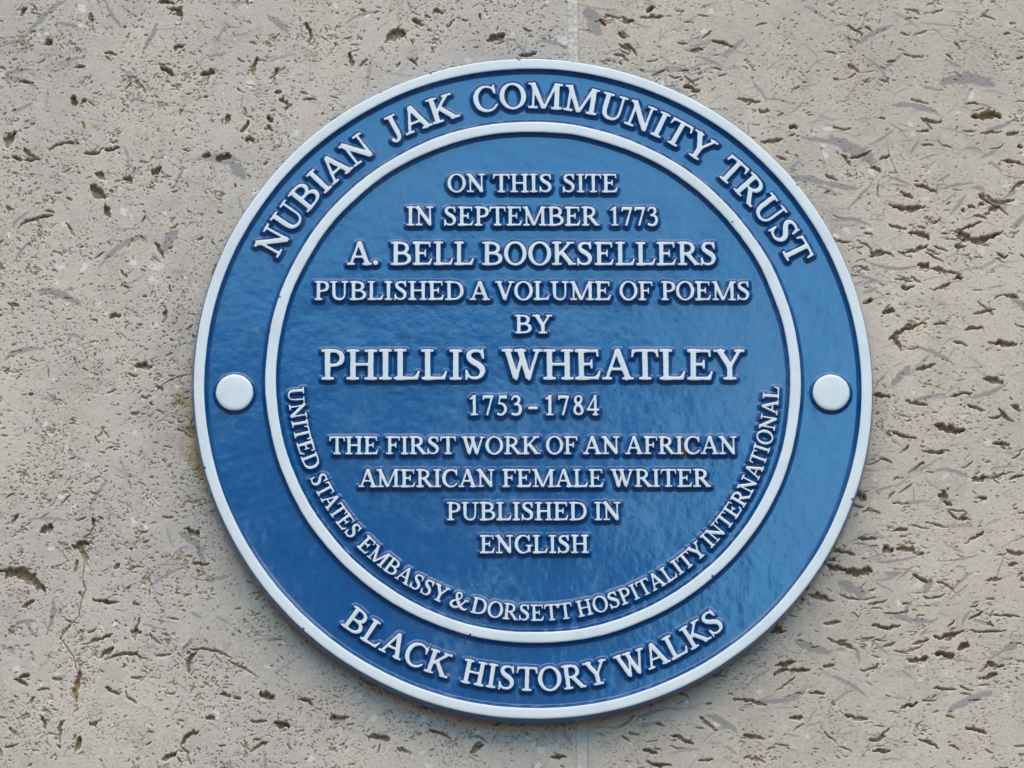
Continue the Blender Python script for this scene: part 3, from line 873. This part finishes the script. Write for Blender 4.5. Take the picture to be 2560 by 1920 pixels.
cw = lambda t, a: .036 + .050 * max(0, -math.cos(a)) ** 1.2
E_ARM = ('poly', [(.10, 1 - HR), (.74, 1 - HR), (.765, .775), (.805, .775), (.80, 1.0), (.10, 1.0)])
E_FOOT = ('poly', [(.12, 0), (.80, 0), (.875, .265), (.832, .275), (.765, .15), (.69, HR + .005), (.12, HR)])
E_MID = [box(.2, .475, .585, .475 + HR), ('poly', [(.565, .37), (.605, .37), (.605, .66), (.565, .66), (.545, .55), (.545, .47)])]
GL = {
    'I': (.50, stem(.25)),
    'H': (1.06, stem(.235) + stem(.825) + [box(.2, .47, .86, .47 + HR)]),
    'L': (.91, stem(.235) + [E_FOOT]),
    'E': (.92, stem(.235) + [E_ARM, E_FOOT] + E_MID),
    'F': (.84, stem(.235) + [E_ARM] + E_MID),
    'T': (.92, stem(.46, s1=False) + [('poly', [(.035, 1), (.885, 1), (.905, .745), (.862, .745), (.83, .87), (.76, 1 - HR), (.16, 1 - HR), (.09, .87), (.058, .745), (.015, .745)])]),
    'P': (.83, stem(.235) + [bowl(.18, .79, .44, 1.0)]),
    'B': (.96, stem(.235) + [bowl(.18, .805, .48, 1.0, .145), bowl(.18, .905, 0, .545, .155)]),
    'R': (.99, stem(.235) + [bowl(.18, .775, .455, 1.0), bar((.46, .50), (.84, .035), .155), box(.78, 0, 1.0, SF)]),
    'D': (1.06, stem(.235) + [bowl(.18, 1.01, 0, 1.0, .160, HR, None, .36)]),
    'O': (1.06, [('eo', [ell(.53, .5, .495, .525), ell(.53, .5, .335, .455)])]),
    'C': (.98, [arc_spine(.545, .5, .42, .485, 42, 322, cw), ('poly', [(.845, 1.02), (.885, 1.02), (.90, .675), (.86, .675), (.79, .83)])]),
    'G': (1.06, [arc_spine(.545, .5, .42, .485, 42, 318, cw), ('poly', [(.845, 1.02), (.885, 1.02), (.90, .675), (.86, .675), (.79, .83)]),
                 box(.79, .06, .945, .45), box(.68, .45 - SF, 1.05, .45)]),
    'S': (.80, [spine([(.645, .80, .030), (.595, .905, .035), (.50, .957, .037), (.37, .960, .042), (.245, .915, .058), (.185, .81, .072),
                       (.215, .695, .082), (.33, .595, .088), (.475, .505, .090), (.59, .405, .086), (.635, .28, .076), (.595, .14, .060),
                       (.49, .057, .044), (.37, .037, .038), (.245, .06, .036), (.15, .145, .032), (.115, .25, .028)]),
                ('poly', [(.625, 1.02), (.665, 1.02), (.68, .70), (.64, .70), (.60, .86)]),
                ('poly', [(.08, .31), (.12, .31), (.17, .14), (.115, -.02), (.075, -.02)])]),
    'N': (1.08, [box(.185, .02, .185 + HR, .96), bar((.135, 1.0), (.845, .045), .175), box(.81, .0, .81 + HR, 1.0),
                 box(.01, 1 - SF, .2, 1), serif(.222, 0, .175), serif(.847, 1, .175), ('poly', [(.73, .12), (.884, .0), (.884, .3)])]),
    'M': (1.34, [box(.175, .02, .175 + HR, .96), bar((.165, 1.0), (.615, .02), .175, .13), bar((.635, .02), (1.075, 1.0), HR + .01), stem(1.11, s1=False)[0],
                 box(.01, 1 - SF, .23, 1), serif(.212, 0, .165), serif(1.11, 0, .195), box(1.03, 1 - SF, 1.31, 1)]),
    'A': (1.05, [bar((.50, .985), (.155, .02), HR + .008), bar((.515, .99), (.875, .0), .168), box(.26, .31, .72, .31 + HR),
                 serif(.155, 0, .145, .165), serif(.86, 0, .185, .18), ('poly', [(.43, .86), (.50, 1.02), (.56, 1.02), (.60, .86)])]),
    'V': (1.05, [bar((.195, 1.0), (.535, .06), .168), bar((.545, .03), (.885, 1.0), HR + .008), serif(.19, 1, .18, .19), serif(.885, 1, .16, .15),
                 ('poly', [(.46, .16), (.535, -.02), (.57, -.02), (.62, .14)])]),
    'W': (1.36, [bar((.18, 1.0), (.46, .06), .160), bar((.475, .03), (.70, .86), HR + .008), bar((.60, 1.0), (.885, .06), .160), bar((.90, .03), (1.20, 1.0), HR + .008),
                 serif(.18, 1, .17, .17), serif(.60, 1, .17, .19), serif(1.20, 1, .155, .14), ('poly', [(.40, .16), (.455, -.02), (.495, -.02), (.54, .16)]),
                 ('poly', [(.825, .16), (.88, -.02), (.92, -.02), (.97, .16)])]),
    'Y': (1.04, [bar((.19, 1.0), (.525, .44), .165), bar((.555, .44), (.885, 1.0), HR + .008), stem(.535, y1=.50, s1=False)[0], serif(.535, 0, .21),
                 serif(.18, 1, .17, .20), serif(.88, 1, .165, .145)]),
    'K': (1.06, stem(.235) + [bar((.30, .42), (.80, .955), HR + .012), bar((.42, .575), (.86, .035), .158), serif(.80, 1, .15, .19), box(.74, 0, 1.07, SF)]),
    'U': (1.06, [spine([(.235, .915, .080), (.235, .60, .080), (.24, .33, .079), (.285, .155, .070), (.395, .055, .053), (.545, .022, .043), (.69, .06, .039),
                        (.785, .17, .037), (.82, .34, .036), (.825, .62, .036), (.825, .955, .036)]), serif(.235, 1, .20), serif(.825, 1, .165)]),
    'J': (.60, [spine([(.37, .915, .080), (.37, .60, .080), (.37, .25, .079), (.345, .09, .066), (.275, .0, .048), (.185, -.02, .042), (.12, .03, .05), (.105, .085, .058)]), serif(.37, 1, .195)]),
    '&': (1.15, [spine([(.94, .60, .030), (.86, .53, .032), (.77, .37, .034), (.64, .18, .038), (.48, .05, .046), (.32, .015, .056), (.165, .08, .066), (.115, .225, .070),
                        (.19, .37, .062), (.34, .475, .044), (.50, .585, .037), (.59, .73, .040), (.565, .90, .040), (.46, .975, .038), (.345, .94, .044), (.295, .80, .056),
                        (.355, .62, .070), (.49, .39, .080), (.66, .175, .082), (.84, .05, .062), (1.0, .05, .036), (1.07, .12, .026)]), box(.80, .585, 1.06, .585 + SF)]),
    '1': (.755, [box(.34, .02, .49, .99), serif(.415, 0, .20), ('poly', [(.17, .845), (.19, .80), (.36, .85), (.49, 1.0), (.44, 1.02)])]),
    '3': (.755, [spine([(.10, .80, .030), (.19, .93, .040), (.32, .965, .046), (.46, .91, .060), (.515, .78, .068), (.46, .65, .060), (.34, .57, .042), (.27, .545, .034)]),
                 spine([(.30, .555, .034), (.44, .535, .046), (.555, .44, .066), (.59, .29, .076), (.54, .13, .068), (.41, .035, .050), (.25, .025, .044), (.12, .07, .056)])]),
    '4': (.755, [box(.43, .0, .56, 1.0), bar((.49, .985), (.075, .275), .062), box(.03, .225, .70, .225 + .085), serif(.495, 0, .15)]),
    '5': (.755, [('poly', [(.20, .985), (.59, .985), (.635, 1.04), (.60, .86), (.215, .86)]), bar((.225, .95), (.165, .56), .055),
                 spine([(.165, .585, .032), (.32, .585, .046), (.47, .50, .064), (.555, .35, .076), (.52, .18, .068), (.40, .06, .050), (.25, .022, .044), (.11, .06, .052)])]),
    '7': (.755, [('poly', [(.085, .99), (.665, .99), (.665, .90), (.60, .865), (.16, .865), (.10, .77), (.06, .79)]), bar((.605, .93), (.32, .0), .085, .10)]),
    '8': (.755, [spine([(.36, .54, .066), (.23, .64, .062), (.185, .77, .056), (.24, .91, .042), (.37, .965, .038), (.50, .91, .042), (.54, .79, .050), (.48, .66, .052), (.36, .55, .066),
                        (.21, .43, .058), (.15, .27, .062), (.20, .11, .054), (.365, .033, .040), (.53, .09, .054), (.59, .24, .066), (.52, .40, .068), (.38, .52, .066)])]),
    '-': (.55, [('spine', [(.11, .36, .062), (.44, .36, .062)])]),
    '.': (.42, [('spine', [(.20, .085, .095), (.21, .085, .095)])]),
}
GR = 76                                        # samples per cap height
PADU = .55


def sd_poly(px, py, loops):
    d2 = np.full(px.shape, 1e9, np.float32)
    inside = np.zeros(px.shape, bool)
    for P in loops:
        P = np.asarray(P, float)
        for a, b in zip(P, np.roll(P, -1, 0)):
            e = b - a
            L = e @ e
            if L < 1e-12:
                continue
            wx, wy = px - a[0], py - a[1]
            t = np.clip((wx * e[0] + wy * e[1]) / L, 0, 1)
            d2 = np.minimum(d2, (wx - t * e[0]) ** 2 + (wy - t * e[1]) ** 2)
            c = (a[1] > py) != (b[1] > py)
            if e[1] != 0:
                inside ^= c & (px < e[0] * (py - a[1]) / e[1] + a[0])
    d = np.sqrt(d2)
    return np.where(inside, -d, d)


def sd_spine(px, py, P):
    d = np.full(px.shape, 1e9, np.float32)
    for a, b in zip(P[:-1], P[1:]):
        ex, ey = b[0] - a[0], b[1] - a[1]
        L = ex * ex + ey * ey
        if L < 1e-12:
            continue
        wx, wy = px - a[0], py - a[1]
        t = np.clip((wx * ex + wy * ey) / L, 0, 1)
        d = np.minimum(d, np.hypot(wx - t * ex, wy - t * ey) - (a[2] + t * (b[2] - a[2])))
    return d


def smin(a, b, k):
    h = np.clip(.5 + .5 * (b - a) / k, 0, 1)
    return b + (a - b) * h - k * h * (1 - h)


GRID = {}


def glyph(ch):
    if ch in GRID:
        return GRID[ch]
    adv, parts = GL[ch]
    nx, ny = int((adv + 2 * PADU) * GR), int((1 + 2 * PADU) * GR)
    x = (np.arange(nx) / GR - PADU)[:, None] + np.zeros((1, ny))
    y = (np.arange(ny) / GR - PADU)[None, :] + np.zeros((nx, 1))
    x, y = x.astype(np.float32), y.astype(np.float32)
    d = None
    for p in parts:
        if p[0] == 'poly':
            q = sd_poly(x, y, [p[1]])
        elif p[0] == 'eo':
            q = sd_poly(x, y, p[1])
        else:
            q = sd_spine(x, y, p[1])
        d = q if d is None else smin(d, q, .045)
    GRID[ch] = (adv, d.astype(np.float32))
    return GRID[ch]


# ------------------------------------------------------------------ setting the type on the plaque
S = 0.26                                       # pitch of the relief grid, mm
RMAX = 240.0
NR = int(2 * RMAX / S) + 1
D = np.full((NR, NR), 9.0, np.float32)         # signed distance to the nearest letter, mm
LINE = np.full((NR, NR), -1, np.int16)
WORD = np.full((NR, NR), -1, np.int16)


def put_letter(ch, ox, oz, ang, cap_h, sx, line, word, grow):
    """baseline origin (mm), rotation in radians, cap height (mm), horizontal stretch"""
    adv, g = glyph(ch)
    ca, sa = math.cos(ang), math.sin(ang)
    xs = [(-PADU * cap_h * sx), ((adv + PADU) * cap_h * sx)]
    ys = [-PADU * cap_h, (1 + PADU) * cap_h]
    cor = [(ox + u * ca - v * sa, oz + u * sa + v * ca) for u in xs for v in ys]
    i0 = max(int((min(c[0] for c in cor) + RMAX) / S), 0)
    i1 = min(int((max(c[0] for c in cor) + RMAX) / S) + 2, NR)
    k0 = max(int((min(c[1] for c in cor) + RMAX) / S), 0)
    k1 = min(int((max(c[1] for c in cor) + RMAX) / S) + 2, NR)
    X = (np.arange(i0, i1) * S - RMAX - ox)[:, None]
    Z = (np.arange(k0, k1) * S - RMAX - oz)[None, :]
    u = ((X * ca + Z * sa) / (cap_h * sx) + PADU) * GR
    v = ((-X * sa + Z * ca) / cap_h + PADU) * GR
    ok = (u >= 0) & (v >= 0) & (u < g.shape[0] - 1.01) & (v < g.shape[1] - 1.01)
    u, v = np.clip(u, 0, g.shape[0] - 1.01), np.clip(v, 0, g.shape[1] - 1.01)
    iu, iv = u.astype(int), v.astype(int)
    fu, fv = u - iu, v - iv
    d = (g[iu, iv] * (1 - fu) + g[iu + 1, iv] * fu) * (1 - fv) + (g[iu, iv + 1] * (1 - fu) + g[iu + 1, iv + 1] * fu) * fv
    d = np.where(ok, d * cap_h * (1 + (sx - 1) * .5) - grow, 9.0)
    sl = (slice(i0, i1), slice(k0, k1))
    better = d < D[sl]
    D[sl] = np.where(better, d, D[sl])
    LINE[sl] = np.where(better, line, LINE[sl])
    WORD[sl] = np.where(better, word, WORD[sl])


KERN = {'AV': -.10, 'LY': -.06, 'AT': -.08, 'TA': -.08, 'LT': -.08, 'WA': -.10, 'OV': -.02, 'VO': -.04, 'AY': -.08, 'TY': -.02, 'PO': -.02, 'RK': .02, 'A.': -.04, 'YT': 0}
LSB = .03


def word_layout(w, track=0.0):
    x, out = 0.0, []
    for i, ch in enumerate(w):
        if i:
            x += KERN.get(w[i - 1] + ch, 0) + track
        out.append(x)
        x += GL[ch][0]
    return out, x


n_line, n_word = 0, 0
words_of_line = {}


def straight(base, cap_h, words, track=0.0):
    global n_line, n_word
    words_of_line[n_line] = []
    for w, x0, x1 in words:
        tr = .085 if w.isdigit() and cap_h > 14.5 else track
        xs, tot = word_layout(w, tr)
        sx = (x1 - x0) / ((tot - 2 * LSB) * cap_h)
        if w in '-.':
            sx = 1.0
        for ch, x in zip(w, xs):
            hh = cap_h * random.uniform(.994, 1.006)
            put_letter(ch, x0 + (x - LSB) * cap_h * sx, base + random.uniform(-.06, .06), random.gauss(0, .004), hh, sx, n_line, n_word, cap_h * .008)
        words_of_line[n_line].append(n_word)
        n_word += 1
    n_line += 1


def curved(cx, cz, rb, cap_h, words, inward, ref):
    """letters on an arc; inward: tops point at the centre (text along the bottom)"""
    global n_line, n_word
    words_of_line[n_line] = []
    rr = rb + (-cap_h if inward else cap_h) * ref
    for w, a0, a1 in words:
        xs, tot = word_layout(w, .012)
        arc = abs(math.radians(a1 - a0)) * rr
        sx = arc / ((tot - 2 * LSB) * cap_h)
        for ch, x in zip(w, xs):
            xc = x + GL[ch][0] / 2
            f = (xc - LSB) / (tot - 2 * LSB)
            a = math.radians(a0 + (a1 - a0) * f)
            rot = a + (math.pi / 2 if inward else -math.pi / 2)
            half = GL[ch][0] / 2 * cap_h * sx
            bx, bz = cx + rb * math.cos(a), cz + rb * math.sin(a)
            put_letter(ch, bx - half * math.cos(rot), bz - half * math.sin(rot), rot + random.gauss(0, .006), cap_h, sx, n_line, n_word, cap_h * .008)
        words_of_line[n_line].append(n_word)
        n_word += 1
    n_line += 1


curved(0, 0, 211.4, 19.5, [('NUBIAN', 153.3, 123.4), ('JAK', 119.3, 104.8), ('COMMUNITY', 101.3, 52.6), ('TRUST', 49.6, 24.9)], False, .25)
curved(0, 0, 229.4, 17.2, [('BLACK', -128.2, -106.6), ('HISTORY', -104.0, -76.6), ('WALKS', -74.6, -52.9)], True, .35)
curved(.07, 3.24, 181.2, 11.6, [('UNITED', -177.7, -157.3), ('STATES', -155.5, -138.1), ('EMBASSY', -136.1, -111.7), ('&', -110.6, -106.2),
                                ('DORSETT', -105.4, -81.5), ('HOSPITALITY', -80.2, -46.1), ('INTERNATIONAL', -44.9, -2.0)], True, .3)
straight(146.10, 13.93, [('ON', -62.86, -34.67), ('THIS', -28.61, 15.25), ('SITE', 22.59, 64.08)])
straight(120.27, 14.31, [('IN', -93.55, -73.13), ('SEPTEMBER', -65.99, 49.4), ('1773', 56.64, 94.45)])
straight(89.96, 17.39, [('A.', -136.89, -113.33), ('BELL', -105.0, -43.77), ('BOOKSELLERS', -37.36, 137.08)])
straight(63.09, 14.00, [('PUBLISHED', -161.51, -51.27), ('A', -46.56, -32.16), ('VOLUME', -27.69, 57.81), ('OF', 64.25, 88.76), ('POEMS', 95.21, 161.3)])
straight(37.70, 13.71, [('BY', -13.59, 13.76)])
straight(2.54, 22.51, [('PHILLIS', -156.42, -34.69), ('WHEATLEY', -23.0, 155.53)])
straight(-24.51, 14.79, [('1753', -48.8, -8.29), ('-', -4.49, 1.73), ('1784', 6.71, 48.06)])
straight(-53.81, 13.06, [('THE', -150.2, -114.57), ('FIRST', -108.82, -57.9), ('WORK', -53.5, 3.72), ('OF', 8.49, 31.48), ('AN', 36.13, 62.9), ('AFRICAN', 66.99, 149.08)])
straight(-78.48, 13.01, [('AMERICAN', -128.57, -29.34), ('FEMALE', -23.68, 50.47), ('WRITER', 55.79, 128.55)])
straight(-103.35, 13.23, [('PUBLISHED', -64.5, 37.91), ('IN', 43.36, 62.86)])
straight(-127.84, 13.09, [('ENGLISH', -40.54, 38.8)])

# hand-finished pattern letters: edges are never quite true
ii = (np.arange(NR) * S - RMAX).astype(np.float32)
RX, RZ = np.meshgrid(ii, ii, indexing='ij')
near = D < 6
D = np.where(near, D + (vnoise(RX, RZ, 2.4, 2) - .5) * .22 + (vnoise(RX, RZ, 6.0, 3) - .5) * .16, D)
LH, SKIRT = 3.9, 3.3
DOME = .20


def height(d):
    inner = LH - DOME * np.exp(np.minimum(d, 0) / .30)
    s = np.clip(d / SKIRT, 0, 1)
    outer = (LH - DOME) * (.90 * (1 - s) ** 2.2 + .10 * (1 - s)) - .04 * s
    return np.where(d <= 0, inner, outer)


def lay(line):
    """cut the relief grid along the letter outline: white tops word by word, blue flanks for the whole line"""
    m = (LINE == line) & (D < SKIRT)
    ci = m[:-1, :-1] & m[1:, :-1] & m[:-1, 1:] & m[1:, 1:]
    I, Kk = np.nonzero(ci)
    c = np.stack((I * NR + Kk, (I + 1) * NR + Kk, (I + 1) * NR + Kk + 1, I * NR + Kk + 1), -1)
    dd = D.ravel()
    ww = WORD.ravel()
    dc = dd[c]
    full_in, full_out = (dc <= 0).all(1), (dc > 0).all(1)
    mixed = ~(full_in | full_out)
    cut = {}                                   # edge -> extra vertex
    extra = []

    def cross(a, b):
        key = (a, b) if a < b else (b, a)
        if key in cut:
            return cut[key]
        t = dd[a] / (dd[a] - dd[b])
        xa, za, xb, zb = ii[a // NR], ii[a % NR], ii[b // NR], ii[b % NR]
        extra.append((xa + (xb - xa) * t, za + (zb - za) * t))
        cut[key] = -len(extra)
        return cut[key]
    tri_in = {w: [] for w in words_of_line[line]}
    poly_out = []
    for q in c[mixed].tolist():
        for t in ((q[0], q[1], q[2]), (q[0], q[2], q[3])):
            pin, pout = [], []
            for a, b in zip(t, t[1:] + t[:1]):
                ina, inb = dd[a] <= 0, dd[b] <= 0
                (pin if ina else pout).append(a)
                if ina != inb:
                    e = cross(a, b)
                    pin.append(e)
                    pout.append(e)
            if len(pin) > 2:
                w = int(ww[t[0]])
                tri_in.setdefault(w, []).append(pin)
            if len(pout) > 2:
                poly_out.append(pout)

    def build(name, quads, polys, mat, parent):
        flat = list(np.asarray(quads).ravel()) if len(quads) else []
        cnt = [4] * len(quads)
        for p in polys:
            flat += p
            cnt.append(len(p))
        flat = np.asarray(flat, np.int64)
        uniq, inv = np.unique(flat, return_inverse=True)
        V = np.zeros((len(uniq), 3), np.float32)
        g = uniq >= 0
        V[g, 0], V[g, 2] = ii[uniq[g] // NR], ii[uniq[g] % NR]
        V[g, 1] = FIELD - height(dd[uniq[g]])
        if (~g).any():
            ex = np.asarray(extra)[-uniq[~g] - 1]
            V[~g, 0], V[~g, 2] = ex[:, 0], ex[:, 1]
            V[~g, 1] = FIELD - (LH - DOME)
        return new_mesh(name, V, inv.ravel(), cnt, [mat], None, parent)
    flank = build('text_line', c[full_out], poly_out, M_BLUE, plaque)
    wq = ww[c[full_in][:, 0]]
    for w in words_of_line[line]:
        build('word', c[full_in][wq == w], tri_in.get(w, []), M_WHITE, flank)


for n in range(n_line):
    lay(n)
